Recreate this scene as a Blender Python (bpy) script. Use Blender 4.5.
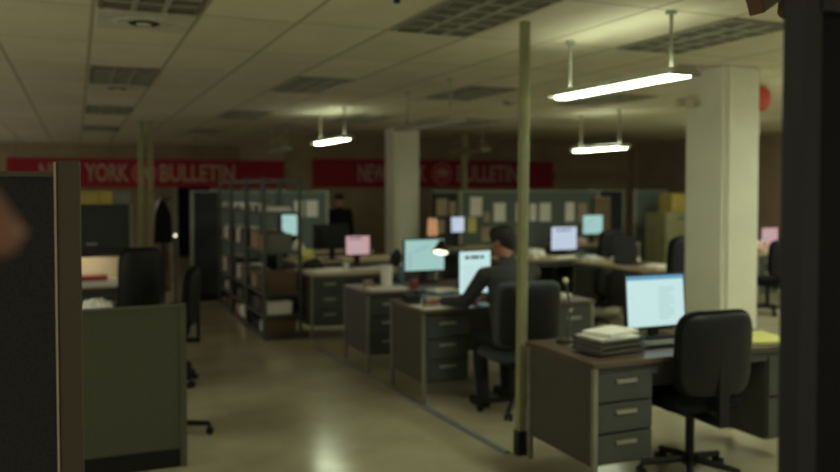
import bpy, bmesh, math, random
from mathutils import Vector, Matrix
random.seed(7)
for o in list(bpy.data.objects): bpy.data.objects.remove(o)
C = bpy.context.scene.collection
PI = math.pi

# ------------------------------------------------------------- camera, world, exposure
cam_d = bpy.data.cameras.new('camera'); cam = bpy.data.objects.new('camera', cam_d); C.objects.link(cam)
cam.location = (0, 0, 1.72)
cam.rotation_euler = (PI/2 - math.atan(25/810), 0, -math.atan(343/810))
cam_d.sensor_width = 36; cam_d.lens = 810/840*36
cam_d.shift_y = -23/840
cam_d.clip_start = 0.02
cam_d.dof.use_dof = True; cam_d.dof.focus_distance = 2.0
cam_d.dof.aperture_fstop = cam_d.lens/15.0
bpy.context.scene.camera = cam
w = bpy.data.worlds.new('world'); bpy.context.scene.world = w; w.use_nodes = True
w.node_tree.nodes['Background'].inputs[0].default_value = (0.98, 0.92, 0.76, 1)
w.node_tree.nodes['Background'].inputs[1].default_value = 0.46
vs = bpy.context.scene.view_settings
vs.view_transform = 'Standard'; vs.look = 'None'; vs.exposure = 0.15; vs.gamma = 1.0; vs.use_curve_mapping = False
LAMP = 20.0

# ------------------------------------------------------------- materials
M = {}
def mat(name, col, rough=0.6, metal=0.0, var=0.12, scale=6.0, bump=0.0, emit=None, es=0.0, spec=0.5):
    m = bpy.data.materials.new(name); m.use_nodes = True
    nt = m.node_tree; b = nt.nodes['Principled BSDF']
    b.inputs['Roughness'].default_value = rough; b.inputs['Metallic'].default_value = metal
    b.inputs['Specular IOR Level'].default_value = spec
    tc = nt.nodes.new('ShaderNodeTexCoord'); n = nt.nodes.new('ShaderNodeTexNoise')
    n.inputs['Scale'].default_value = scale; n.inputs['Detail'].default_value = 4
    nt.links.new(tc.outputs['Object'], n.inputs['Vector'])
    r = nt.nodes.new('ShaderNodeValToRGB')
    r.color_ramp.elements[0].position = 0.3; r.color_ramp.elements[1].position = 0.7
    r.color_ramp.elements[0].color = tuple(c*(1-var) for c in col) + (1,)
    r.color_ramp.elements[1].color = tuple(min(1, c*(1+var)) for c in col) + (1,)
    nt.links.new(n.outputs['Fac'], r.inputs[0]); nt.links.new(r.outputs[0], b.inputs['Base Color'])
    if bump:
        bp = nt.nodes.new('ShaderNodeBump'); bp.inputs['Strength'].default_value = bump; bp.inputs['Distance'].default_value = 0.01
        nt.links.new(n.outputs['Fac'], bp.inputs['Height']); nt.links.new(bp.outputs[0], b.inputs['Normal'])
    if emit:
        b.inputs['Emission Color'].default_value = tuple(emit) + (1,); b.inputs['Emission Strength'].default_value = es
    M[name] = m
    return m
def srgb(r, g, b):
    f = lambda c: (c/255/12.92 if c/255 <= 0.04045 else ((c/255+0.055)/1.055)**2.4)
    return (f(r), f(g), f(b))
mat('wall_paint', (0.34, 0.275, 0.17), 0.8, scale=2)
mat('brown_wall', (0.30, 0.22, 0.15), 0.8, scale=2)
mat('column_paint', (0.80, 0.79, 0.66), 0.55, var=0.04, scale=3)
mat('pole_paint', (0.31, 0.31, 0.155), 0.5, var=0.1, scale=8)
mat('black_plastic', (0.009, 0.009, 0.010), 0.5, spec=0.35, var=0.2)
mat('black_fabric', (0.008, 0.009, 0.010), 0.95, spec=0.2, var=0.3, scale=120, bump=0.3)
mat('grey_fabric', (0.050, 0.062, 0.066), 0.85, var=0.2, scale=120, bump=0.3)
mat('desk_steel', (0.060, 0.067, 0.060), 0.45, var=0.08)
mat('desk_side', (0.064, 0.056, 0.043), 0.5, var=0.08)
mat('desk_leg', (0.30, 0.29, 0.24), 0.35, metal=0.6)
mat('handle_steel', (0.38, 0.37, 0.32), 0.45, metal=0.5)
mat('chrome', (0.6, 0.6, 0.55), 0.25, metal=0.9)
mat('laminate', (0.10, 0.064, 0.046), 0.35, var=0.25, scale=3)
mat('laminate_tan', (0.38, 0.29, 0.18), 0.4, var=0.12, scale=3)
mat('white_paper', (0.88, 0.86, 0.80), 0.8, var=0.04)
mat('pink_paper', (0.66, 0.45, 0.38), 0.8, var=0.04)
mat('yellow_paper', (0.72, 0.68, 0.22), 0.8, var=0.05)
mat('tan_paper', (0.42, 0.32, 0.22), 0.8, var=0.08)
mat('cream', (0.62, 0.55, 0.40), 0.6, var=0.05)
mat('partition_fabric', (0.13, 0.155, 0.14), 0.9, var=0.12, scale=90)
mat('partition_blue', (0.15, 0.18, 0.18), 0.9, var=0.12, scale=90)
mat('partition_dark', (0.037, 0.039, 0.041), 0.9, var=0.25, scale=160)
mat('partition_green', (0.098, 0.104, 0.068), 0.8, var=0.06, scale=60)
mat('trim_tan', (0.11, 0.085, 0.048), 0.5, var=0.06)
mat('trim_grey', (0.38, 0.40, 0.34), 0.5, var=0.06)
mat('banner_red', (0.31, 0.010, 0.028), 0.75, var=0.1)
mat('banner_letter', (0.48, 0.31, 0.24), 0.8, var=0.1)
mat('seal_red', (0.55, 0.03, 0.035), 0.75)
mat('steel_shelf', (0.09, 0.10, 0.085), 0.45, metal=0.3)
mat('brown_box', (0.16, 0.09, 0.055), 0.85)
mat('black_box', (0.02, 0.02, 0.022), 0.7)
mat('grey_box', (0.17, 0.17, 0.15), 0.8)
mat('yellow_box', (0.42, 0.32, 0.07), 0.8)
mat('cabinet_beige', (0.24, 0.23, 0.12), 0.6)
mat('lamp_white', (0.55, 0.55, 0.44), 0.5)
mat('lamp_housing', (0.34, 0.34, 0.27), 0.5)
mat('frame_dark', (0.024, 0.024, 0.021), 0.6)
mat('door_dark', (0.005, 0.006, 0.007), 0.6, spec=0.2)
mat('bell_red', (0.50, 0.035, 0.015), 0.35)
mat('skin', (0.34, 0.16, 0.10), 0.55, var=0.06)
mat('hair', (0.010, 0.009, 0.008), 0.7, var=0.3, scale=60, bump=0.4)
mat('sweater', (0.040, 0.040, 0.040), 0.9, var=0.2, scale=80, bump=0.2)
mat('trousers', (0.010, 0.010, 0.012), 0.9, var=0.2)
mat('shoe', (0.008, 0.008, 0.008), 0.5)
mat('cable_cover', (0.20, 0.21, 0.22), 0.5)
mat('brown_fixture', (0.13, 0.055, 0.025), 0.6)
mat('coat_beige', (0.22, 0.16, 0.10), 0.9)
mat('blue_plastic', (0.10, 0.20, 0.28), 0.4)
mat('red_plastic', (0.35, 0.05, 0.04), 0.5)
mat('tube_light', (0.8, 0.9, 0.7), 0.5, emit=(0.88, 1.0, 0.70), es=LAMP)
mat('tube_light_unseen', (0.8, 0.9, 0.7), 0.5, emit=(0.90, 1.0, 0.74), es=62)  # brighter tube for the pendants out of view, lifts the room light
mat('uplight', (0.8, 0.9, 0.7), 0.5, emit=(0.88, 1.0, 0.70), es=LAMP*0.4)
mat('task_light', (0.8, 0.8, 0.7), 0.5, emit=(1.0, 0.85, 0.55), es=6.0)
mat('shade_glow', (0.7, 0.4, 0.25), 0.8, emit=(0.75, 0.36, 0.18), es=0.35)
mat('bulb_glow', (0.8, 0.8, 0.7), 0.5, emit=(1.0, 0.95, 0.62), es=2.2)
def screen(name, col, es): mat(name, (0.02, 0.02, 0.02), 0.3, emit=col, es=es)
screen('screen_cyan', (0.60, 0.86, 0.84), 0.80)
screen('screen_teal', (0.42, 0.72, 0.66), 0.70)
screen('screen_blue_bar', (0.12, 0.38, 0.62), 0.75)
screen('screen_pale', (0.62, 0.72, 0.88), 0.75)
screen('screen_pink', (0.80, 0.48, 0.50), 0.60)
screen('screen_text', (0.36, 0.56, 0.60), 0.75)
screen('screen_dark', (0.05, 0.09, 0.10), 0.6)

def grid_ceiling():
    m = mat('ceiling_tile', (0.68, 0.63, 0.49), 0.85, var=0.05, scale=3)
    nt = m.node_tree; b = nt.nodes['Principled BSDF']; L = nt.links.new
    geo = nt.nodes.new('ShaderNodeTexCoord'); sep = nt.nodes.new('ShaderNodeSeparateXYZ'); L(geo.outputs['Object'], sep.inputs[0])
    def math_(op, a, bb, cc=None):
        n = nt.nodes.new('ShaderNodeMath'); n.operation = op
        for i, v in enumerate((a, bb, cc)):
            if v is None: continue
            if isinstance(v, (int, float)): n.inputs[i].default_value = v
            else: L(v, n.inputs[i])
        return n.outputs[0]
    def line(out, off, pitch, wd):
        s = math_('ADD', out, 100*pitch - off + wd/2)
        return math_('LESS_THAN', math_('MODULO', s, pitch), wd)
    ln = math_('MAXIMUM', line(sep.outputs[0], 0.10, 0.61, 0.028), line(sep.outputs[1], 3.90, 1.22, 0.022))
    mix = nt.nodes.new('ShaderNodeMix'); mix.data_type = 'RGBA'
    ramp = [n for n in nt.nodes if n.type == 'VALTORGB'][0]
    L(ln, mix.inputs[0]); L(ramp.outputs[0], mix.inputs[6]); mix.inputs[7].default_value = (0.40, 0.36, 0.24, 1)
    L(mix.outputs[2], b.inputs['Base Color'])
    # every tile its own slight tone
    wn = nt.nodes.new('ShaderNodeTexWhiteNoise'); wn.noise_dimensions = '2D'
    cmb = nt.nodes.new('ShaderNodeCombineXYZ')
    L(math_('FLOOR', math_('DIVIDE', math_('ADD', sep.outputs[0], 61-0.10), 0.61), 0), cmb.inputs[0])
    L(math_('FLOOR', math_('DIVIDE', math_('ADD', sep.outputs[1], 122-3.90), 1.22), 0), cmb.inputs[1])
    L(cmb.outputs[0], wn.inputs['Vector'])
    hsv = nt.nodes.new('ShaderNodeHueSaturation')
    L(math_('MULTIPLY_ADD', wn.outputs['Value'], 0.10, 0.95), hsv.inputs['Value'])
    L(mix.outputs[2], hsv.inputs['Color']); L(hsv.outputs[0], b.inputs['Base Color'])
grid_ceiling()
def floor_mat():
    m = mat('floor_sealed', (0.52, 0.47, 0.33), 0.3, var=0.18, scale=1.3, spec=0.6)
    nt = m.node_tree; b = nt.nodes['Principled BSDF']; L = nt.links.new
    tc = nt.nodes.new('ShaderNodeTexCoord'); n = nt.nodes.new('ShaderNodeTexNoise'); n.inputs['Scale'].default_value = 4
    n.inputs['Detail'].default_value = 6
    L(tc.outputs['Object'], n.inputs[0])
    mr = nt.nodes.new('ShaderNodeMapRange'); mr.inputs['To Min'].default_value = 0.10; mr.inputs['To Max'].default_value = 0.24
    L(n.outputs['Fac'], mr.inputs['Value']); L(mr.outputs[0], b.inputs['Roughness'])
floor_mat()

# ------------------------------------------------------------- mesh helpers
def box(bm, x0, x1, y0, y1, z0, z1):
    mx = Matrix.Translation(((x0+x1)/2, (y0+y1)/2, (z0+z1)/2)) @ Matrix.Diagonal((abs(x1-x0), abs(y1-y0), abs(z1-z0), 1))
    bmesh.ops.create_cube(bm, size=1, matrix=mx); return bm
def B(x0, x1, y0, y1, z0, z1): return box(bmesh.new(), x0, x1, y0, y1, z0, z1)
def rod(bm, p0, p1, r, r2=None, seg=14):
    p0 = Vector(p0); p1 = Vector(p1); d = p1-p0
    mx = Matrix.Translation((p0+p1)/2) @ d.to_track_quat('Z', 'Y').to_matrix().to_4x4()
    bmesh.ops.create_cone(bm, cap_ends=True, segments=seg, radius1=r, radius2=r if r2 is None else r2, depth=d.length, matrix=mx); return bm
def R(p0, p1, r, r2=None, seg=14): return rod(bmesh.new(), p0, p1, r, r2, seg)
def ball(bm, c, r, s=(1, 1, 1), seg=16):
    bmesh.ops.create_uvsphere(bm, u_segments=seg, v_segments=max(6, seg//2), radius=r, matrix=Matrix.Translation(c) @ Matrix.Diagonal((s[0], s[1], s[2], 1))); return bm
def prism(bm, pts, y0, y1):            # outline in xz, extruded along y
    a = [bm.verts.new((x, y0, z)) for x, z in pts]; b = [bm.verts.new((x, y1, z)) for x, z in pts]
    bm.faces.new(a); bm.faces.new(b[::-1]); n = len(pts)
    for i in range(n): bm.faces.new((a[i], b[i], b[(i+1) % n], a[(i+1) % n]))
    return bm
def cushion(bm, c, size, e=0.35, curve=0.0, tilt=0.0, seg=28):   # rounded pillow-like panel, curve bends it in y
    def sp(v, k): return math.copysign(abs(v)**k, v)
    vs_ = []
    t = bmesh.new(); bmesh.ops.create_uvsphere(t, u_segments=seg, v_segments=seg//2, radius=1)
    for v in t.verts:
        x, y, z = v.co; rr = math.hypot(x, y) or 1e-9
        # thin axis is y: remap sphere so poles lie on y
        x, y, z = x, z, y
        rr = math.hypot(x, z) or 1e-9; cx, cz = x/rr, z/rr; rad = min(1, rr)**0.5
        X = sp(cx, e)*rad; Z = sp(cz, e)*rad; Y = sp(y, 0.7)
        v.co = (X*size[0]/2, Y*size[1]/2 + curve*(X*X) , Z*size[2]/2)
    bmesh.ops.transform(t, matrix=Matrix.Translation(c) @ Matrix.Rotation(tilt, 4, 'X'), verts=t.verts)
    me = bpy.data.meshes.new('tmp'); t.to_mesh(me); t.free(); bm.from_mesh(me); bpy.data.meshes.remove(me)
    return bm
def obj(name, bm, m, parent=None, bevel=0.0, smooth=False, loc=None, rotz=0, kind=None, label=None):
    bmesh.ops.recalc_face_normals(bm, faces=bm.faces)
    if bevel: bmesh.ops.bevel(bm, geom=bm.edges[:], offset=bevel, segments=2, affect='EDGES', profile=0.5, clamp_overlap=True)
    me = bpy.data.meshes.new(name); bm.to_mesh(me); bm.free()
    me.materials.append(M[m] if isinstance(m, str) else m)
    if smooth:
        for p in me.polygons: p.use_smooth = True
    o = bpy.data.objects.new(name, me); C.objects.link(o)
    if parent: o.parent = parent
    if loc: o.location = loc
    if rotz: o.rotation_euler = (0, 0, rotz)
    if kind: o['kind'] = kind
    if label: o['label'] = label
    return o
def tag(o, label, cat, group=None):
    o['label'] = label; o['category'] = cat
    if group: o['group'] = group
    elif 'group' in o: del o['group']
    return o
def thing(name, label, cat, loc=(0, 0, 0), rotz=0, group=None):
    o = bpy.data.objects.new(name, None); C.objects.link(o); o.location = loc; o.rotation_euler = (0, 0, rotz)
    o.empty_display_size = 0.1
    return tag(o, label, cat, group)
def kids(o): return [c for c in bpy.data.objects if c.parent == o]
def copy_tree(o, loc=None, rotz=None, label=None, group=None, parent=None):
    c = o.copy(); C.objects.link(c)
    if parent: c.parent = parent
    if loc: c.location = loc
    if rotz is not None: c.rotation_euler = (0, 0, rotz)
    if label: c['label'] = label
    if group: c['group'] = group
    for ch in kids(o): copy_tree(ch, parent=c)
    return c
def struct(name, bm, m, **k):
    return obj(name, bm, m, kind='structure', **k)

# ------------------------------------------------------------- setting
CH = 2.78
struct('floor', B(-4, 12.5, -4, 21.1, -0.05, 0), 'floor_sealed')
struct('ceiling', B(-4, 12.5, -4, 21.1, CH, CH+0.06), 'ceiling_tile')
struct('wall_right', B(12.5, 12.6, -4, 16.3, 0, CH), 'brown_wall')
# back wall: a deeper bay with a doorway on the left
bw = bmesh.new(); box(bw, -4, 2.3, 21.0, 21.1, 0, CH); box(bw, 3.15, 3.96, 21.0, 21.1, 0, CH); box(bw, 2.3, 3.15, 21.0, 21.1, 2.05, CH); box(bw, 3.86, 12.5, 16.2, 16.3, 0, CH); box(bw, 3.86, 3.96, 16.3, 21.0, 0, CH)
struct('wall_back', bw, 'wall_paint')
d = struct('door_1', B(2.3, 3.15, 21.04, 21.08, 0, 2.05), 'door_dark')
fr = bmesh.new(); box(fr, 2.22, 2.31, 20.94, 21.04, 0, 2.09); box(fr, 3.13, 3.22, 20.94, 21.04, 0, 2.09); box(fr, 2.22, 3.22, 20.94, 21.04, 2.05, 2.12)
obj('door_frame', fr, 'trim_grey', d)
obj('door_handle', R((3.05, 21.04, 1.0), (3.05, 20.97, 1.0), 0.03), 'chrome', d)
tb = bmesh.new(); box(tb, 10.2, 12.5, 16.05, 16.2, 1.9, 2.1); box(tb, 12.38, 12.5, 15.95, 16.2, 0, CH)
struct('trim_1', tb, 'brown_wall')
bb = bmesh.new(); box(bb, 3.9, 12.4, 16.17, 16.2, 0, 0.12)
struct('baseboard_back', bb, 'black_plastic')
# near dark door frame at the right edge
d2 = struct('door_2', B(0.866, 1.75, 0.766, 0.78, 0, 1.944), 'door_dark')
f2 = bmesh.new(); box(f2, 0.838, 0.869, 0.75, 0.782, 0, CH); box(f2, 0.866, 1.75, 0.75, 0.782, 1.944, CH); box(f2, 1.75, 1.83, 0.75, 0.782, 0, CH)
obj('door_frame', f2, 'frame_dark', d2)
obj('door_stop', B(0.866, 0.872, 0.757, 0.766, 0, 1.94), 'frame_dark', d2)
struct('wall_front', B(1.83, 4.2, 0.75, 0.85, 0, CH), 'frame_dark')

# columns
def column(x0, x1, y0, y1, label):
    t = thing('column', label, 'column', ((x0+x1)/2, (y0+y1)/2, 0), 0)
    hx, hy = (x1-x0)/2, (y1-y0)/2
    obj('shaft', B(-hx, hx, -hy, hy, 0, CH), 'column_paint', t, bevel=0.012)
    g = bmesh.new(); box(g, -hx+0.05, -hx+0.09, -hy-0.03, -hy, 0, CH)
    obj('conduit', g, 'column_paint', t)
    return t
column(5.14, 5.56, 5.44, 5.90, 'thick square cream column standing behind the near desk')
column(5.14, 5.62, 13.3, 13.76, 'cream square column in the distance cutting across the red banner')

# service poles
def pole(x, y, w_, label, base=False, r=False):
    t = thing('service_pole', label, 'pole', (x, y, 0))
    h = w_/2
    obj('shaft', B(-h, h, -h, h, 0, CH-0.002), 'pole_paint', t, bevel=0.006)
    obj('groove_cover', B(-h*0.25, h*0.25, -h-0.004, -h, 0.2, CH-0.03), 'pole_paint', t)
    if base:
        obj('base_sleeve', B(-h-0.006, h+0.006, -h-0.006, h+0.006, 0, 0.16), 'black_plastic', t, bevel=0.004, label='black base sleeve')
        ob = obj('outlet_box', B(h, h+0.05, -0.03, 0.04, 0.58, 0.67), 'cream', t, bevel=0.006, label='cream outlet box')
    return t
pole(2.618, 4.52, 0.056, 'yellow-green square pole at the corner of the near desk', base=True).rotation_euler = (0, 0.008, 0)
pole(0.945, 13.6, 0.085, 'left one of the two slim yellow poles side by side on the left')
pole(1.085, 13.6, 0.085, 'right one of the two slim yellow poles side by side on the left')
pole(6.95, 14.2, 0.10, 'slim far yellow pole crossing the right banner beside the round seal')

# floor cable cover
cb = bmesh.new()
prism(cb, [(-0.025, 0), (-0.016, 0.014), (0.016, 0.014), (0.025, 0)], 0, 3.85)
cc = obj('cable_cover', cb, 'cable_cover', loc=(2.545, 4.56, 0.0)); tag(cc, 'grey-blue cable cover strip on the floor running back from the near pole', 'cable cover')
cc.rotation_euler = (0, 0, math.atan(0.19/3.85))

# recessed dark troffers
def troffer(x0, y0, label, wx=0.61, wy=1.22, proto=[]):
    if proto:
        return copy_tree(proto[0], (x0, y0, CH), 0, label)
    t = thing('ceiling_light', label, 'ceiling light', (x0, y0, CH), 0, 'unlit louvered lights in the ceiling')
    f = bmesh.new()
    for a in ((0.02, wx-0.02, 0.02, 0.05), (0.02, wx-0.02, wy-0.05, wy-0.02), (0.02, 0.05, 0.05, wy-0.05), (wx-0.05, wx-0.02, 0.05, wy-0.05)):
        box(f, a[0], a[1], a[2], a[3], -0.012, 0.0)
    obj('frame', f, M['desk_leg'], t)
    obj('reflector', B(0.05, wx-0.05, 0.05, wy-0.05, -0.004, -0.001), 'reflector', t)
    g = bmesh.new()
    for i in range(1, 3): box(g, 0.05+(wx-0.1)*i/3-0.014, 0.05+(wx-0.1)*i/3+0.014, 0.05, wy-0.05, -0.018, -0.004)
    for i in range(1, 6): box(g, 0.05, wx-0.05, 0.05+(wy-0.1)*i/6-0.014, 0.05+(wy-0.1)*i/6+0.014, -0.016, -0.004)
    obj('louver', g, 'louver', t)
    proto.append(t); return t
mat('reflector', (0.13, 0.13, 0.10), 0.5, var=0.2); mat('louver', (0.36, 0.36, 0.28), 0.45)
ty = [3.90, 7.56, 11.22, 14.88]
tx = {0.10: 'over the left aisle', 1.93: 'over the middle aisle edge', 3.76: 'right of the pole', 5.59: 'behind the thick cream column row'}
nm = ['nearest', 'second', 'third', 'farthest']
for x, s in tx.items():
    for k, y in enumerate(ty):
        if k == 3 and x > 3: continue
        troffer(x, y, 'unlit louvered ceiling light %s, %s of its line' % (s, nm[k]))

# air diffuser tiles
def vent(x, y, label, wy=0.61):
    t = thing('ceiling_vent', label, 'vent', (x, y, CH))
    obj('plate', B(-0.28, 0.28, -wy/2+0.02, wy/2-0.02, -0.008, 0), 'lamp_white', t)
    for i, r in enumerate((0.19, 0.10, 0.05)):
        b = bmesh.new(); bmesh.ops.create_cone(b, cap_ends=True, segments=32, radius1=r*0.86, radius2=r, depth=0.008, matrix=Matrix.Translation((0, 0, -0.012-0.006*i)))
        obj('ring', b, 'lamp_white' if i != 1 else 'black_box', t)
vent(0.405, 5.45, 'round air diffuser in a ceiling tile behind the nearest left ceiling light')
vent(0.405, 9.10, 'small round air diffuser behind the second left ceiling light')
sp_ = thing('sprinkler', 'small dark sprinkler head on the ceiling left of the lit pendant lamp', 'sprinkler', (1.62, 4.15, CH))
obj('plate', R((0, 0, 0), (0, 0, -0.01), 0.04), 'chrome', sp_); obj('head', R((0, 0, -0.01), (0, 0, -0.05), 0.012, 0.02), 'black_box', sp_)
sp_ = thing('smoke_detector', 'small dark round smoke detector on the ceiling near the far pendants', 'smoke detector', (4.9, 8.75, CH))
obj('base', R((0, 0, 0), (0, 0, -0.02), 0.09), 'louver', sp_); obj('dome', R((0, 0, -0.02), (0, 0, -0.05), 0.08, 0.05), 'louver', sp_)

# pendant lamps
def pendant(x, y0, y1, z, label, lit=True, rz=0, tube='tube_light'):
    t = thing('pendant_lamp', label, 'lamp', (x, (y0+y1)/2, z), rz)
    L = (y1-y0)/2
    h = prism(bmesh.new(), [(-0.10, 0.0), (-0.06, 0.045), (0.06, 0.045), (0.10, 0.0)], -L, L)
    obj('housing', h, 'lamp_housing', t)
    obj('diffuser', B(-0.050, 0.050, -L+0.01, L-0.01, -0.018, 0.0), tube if lit else 'lamp_white', t, bevel=0.006)
    if lit: obj('uplight_slot', B(-0.035, 0.035, -L+0.05, L-0.05, 0.045, 0.049), 'uplight', t)
    for s in (-1, 1):
        obj('end_cap', prism(bmesh.new(), [(-0.102, -0.012), (-0.102, 0.004), (-0.06, 0.048), (0.06, 0.048), (0.102, 0.004), (0.102, -0.012)], s*L-0.008, s*L+0.008), 'lamp_housing', t)
        obj('rod', R((0, s*(L-0.13), 0.045), (0, s*(L-0.13), CH-z), 0.011), 'lamp_housing', t)
        obj('canopy', R((0, s*(L-0.13), CH-z-0.02), (0, s*(L-0.13), CH-z), 0.035), 'lamp_housing', t)
pendant(3.29, 3.78, 5.12, 2.39, 'large lit fluorescent pendant hanging near the cream column')
pendant(3.34, 7.0, 8.38, 2.36, 'unlit pendant lamp hanging in front of the far column', lit=False)
pendant(3.25, 10.1, 11.5, 2.37, 'lit pendant lamp hanging over the far left desks')
pendant(3.25, 13.3, 14.7, 2.37, 'unlit pendant lamp farthest left, in front of the left banner end', lit=False)
pendant(6.8, 8.98, 10.15, 2.27, 'small lit pendant lamp hanging right of the right banner')
pendant(9.4, 9.6, 10.5, 2.40, 'added fill pendant hidden straight behind the thick cream column', tube='tube_light_unseen')  # unseen pendant added to light the dark back right zone
pendant(6.8, 2.6, 4.0, 2.40, 'lit pendant lamp hidden beyond the dark door frame', tube='tube_light_unseen')
pendant(6.8, 13.0, 14.4, 2.40, 'unlit pendant lamp hanging far back right of the banners', lit=False)
pendant(9.6, 6.9, 8.1, 2.40, 'added fill pendant out of sight at the right beyond the thick cream column', tube='tube_light_unseen')  # added out of view to brighten the room from the right
pendant(6.8, 4.7, 6.1, 2.40, 'added fill pendant to the right of the thick column, out of sight', tube='tube_light_unseen')  # extra unseen pendant, since the visible lamps alone are too dim
pendant(-2.4, 4.6, 6.0, 2.40, 'added fill pendant out of sight to the left of the low olive partition', tube='tube_light_unseen')  # added off to the left, out of view, for a brighter interior
pendant(10.2, 4.2, 5.6, 2.40, 'added unseen fill pendant far right beyond the dark door frame', tube='tube_light_unseen')  # unseen, added on the far right for more room light
pendant(3.4, 1.15, 2.55, 2.40, 'added unseen fill pendant just inside the dark door frame wall', tube='tube_light_unseen')  # added out of view to light the floor and desks from the front

# banners
def text_bm(s, x0, x1, z0, z1, off=0.0):
    cu = bpy.data.curves.new('t', 'FONT'); cu.body = s; cu.size = 1; cu.extrude = 0.004; cu.offset = off; cu.resolution_u = 3
    o = bpy.data.objects.new('t', cu); C.objects.link(o); bpy.context.view_layer.update()
    me = bpy.data.meshes.new_from_object(o.evaluated_get(bpy.context.evaluated_depsgraph_get()))
    xs = [v.co.x for v in me.vertices]; ys = [v.co.y for v in me.vertices]; ax, bx_, ay, by = min(xs), max(xs), min(ys), max(ys)
    for v in me.vertices:
        v.co = (x0+(v.co.x-ax)/(bx_-ax)*(x1-x0), -v.co.z, z0+(v.co.y-ay)/(by-ay)*(z1-z0))
    b = bmesh.new(); b.from_mesh(me); bpy.data.objects.remove(o); bpy.data.curves.remove(cu); bpy.data.meshes.remove(me)
    return b
def banner(x0, x1, z0, z1, label, words, seal):
    t = thing('banner', label, 'banner', ((x0+x1)/2, 16.16, z0)); cx = (x0+x1)/2; h = z1-z0
    obj('cloth', B(x0-cx, x1-cx, -0.012, 0.0, 0, h), 'banner_red', t)
    for s, a, b in words: obj('lettering', text_bm(s, a-cx, b-cx, h*0.20, h*0.82, 0.022).copy() if False else text_bm(s, a-cx, b-cx, h*0.20, h*0.82, 0.022), 'banner_letter', t).location = (0, -0.016, 0)
    sx, sr = seal
    for q in (0.03, 0.35, 0.65, 0.97): obj('hanging_wire', R((x0-cx+q*(x1-x0), -0.006, h), (x0-cx+q*(x1-x0), -0.006, CH-z0), 0.003, seg=6), 'steel_shelf', t)
    obj('seal', R((sx-cx, -0.012, h*0.5), (sx-cx, -0.02, h*0.5), h*0.42, seg=36), 'seal_red', t)
    rg = bmesh.new(); n = 36
    for i in range(n):
        a = 2*PI*i/n; a2 = 2*PI*(i+1)/n
        q = [(math.cos(k)*rr*h, math.sin(k)*rr*h) for k, rr in ((a, .36), (a2, .36), (a2, .40), (a, .40))]
        rg.faces.new([rg.verts.new((sx-cx+p[0], -0.024, h*0.5+p[1])) for p in q])
    bmesh.ops.remove_doubles(rg, verts=rg.verts, dist=1e-4)
    obj('seal_ring', rg, 'banner_letter', t)
    an = bmesh.new()   # pale striding animal emblem
    pts = [(-.26, -.02), (-.2, .12), (-.05, .2), (.1, .17), (.24, .06), (.28, -.06), (.2, -.1), (.12, -.04), (.1, -.2), (.04, -.2), (.02, -.07), (-.08, -.06), (-.12, -.2), (-.18, -.2), (-.17, -.04)]
    prism(an, [(sx-cx+p[0]*h, h*0.52+p[1]*h) for p in pts], -0.028, -0.02)
    obj('emblem', an, 'banner_letter', t)
banner(-1.15, 3.86, 1.73, 2.27, 'left red banner reading NEW YORK BULLETIN along the back wall',
       [('NEW', -0.62, 0.0), ('YORK', 0.14, 0.90), ('BULLETIN', 1.46, 2.87)], (1.18, 0.2))
banner(4.45, 10.2, 1.73, 2.33, 'right red banner reading NEW YORK BULLETIN behind the far column',
       [('NEW', 5.43, 6.05), ('YORK', 6.2, 6.98), ('BULLETIN', 7.72, 9.28)], (7.36, 0.2))

# ------------------------------------------------------------- partitions
def partition(name_label, x0, x1, y, z1, fabric, post_r=True, post_l=True, th=0.05, base=0.1, trim='trim_grey', z0=0, pw=0.045, cap=0.02):
    t = thing('cubicle_partition', name_label, 'partition', ((x0+x1)/2, y, 0)); c = (x0+x1)/2
    obj('panel', B(x0-c, x1-c, -th/2, th/2, base, z1-cap), fabric, t)
    obj('kick_plate', B(x0-c, x1-c, -th/2-0.004, th/2+0.004, 0.0, base), 'black_plastic', t, label='black kick plate')
    obj('top_rail', B(x0-c, x1-c, -th/2-0.006, th/2+0.006, z1-cap, z1), trim, t)
    if post_r: obj('post', B(x1-c, x1-c+pw, -th/2-0.008, th/2+0.008, 0, z1+0.004), trim, t, bevel=0.003)
    if post_l: obj('post', B(x0-c-pw, x0-c, -th/2-0.008, th/2+0.008, 0, z1+0.004), trim, t, bevel=0.003)
    return t
# nearest at left
t = thing('cubicle_partition', 'tall dark blue-grey partition with tan end post at the left edge', 'partition', (-0.6, 1.75, 0))
obj('panel', B(-0.9, 0.56, -0.025, 0.025, 0.1, 1.742), 'partition_dark', t)
obj('top_rail', B(-0.9, 0.56, -0.03, 0.03, 1.742, 1.752), 'trim_tan', t)
obj('kick_plate', B(-0.9, 0.56, -0.03, 0.03, 0, 0.1), 'black_plastic', t)
obj('end_post', B(0.563, 0.607, -0.03, 0.03, 0, 1.774), 'trim_tan', t, bevel=0.004, label='tan end post')
obj('post_edge', B(0.559, 0.563, -0.034, -0.026, 0, 1.77), 'cream', t)
partition('low olive green partition with black kick plate in the left foreground', -0.6, 0.57, 5.17, 1.0, 'partition_green', post_l=False, base=0.114, trim='partition_green', th=0.06, pw=0.04)
PB = partition('grey partition wide and covered with pinned papers below the right banner', 6.30, 9.20, 13.0, 1.67, 'partition_fabric', post_l=True)
PM = partition('narrow dark partition with tan papers just right of the far column', 5.76, 6.24, 13.05, 1.66, 'partition_dark', post_l=False, post_r=False)
PL = partition('grey partition with a pale end post behind the steel shelving', 2.05, 3.80, 13.0, 1.67, 'partition_blue', post_l=False)
partition('dark slate partition standing at the back between cabinet and desks', 10.1, 10.8, 13.0, 1.68, 'partition_blue')
partition('dark partition behind the bright far monitor on the right', 9.3, 10.0, 13.3, 1.68, 'partition_dark')
partition('tan partition lit pale right of the far bright monitor', 9.05, 9.42, 12.9, 1.55, 'coat_beige', post_l=False, post_r=False)
partition('dim partition left of the steel shelving by the doorway', 1.62, 1.98, 12.6, 1.68, 'partition_dark')

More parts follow.
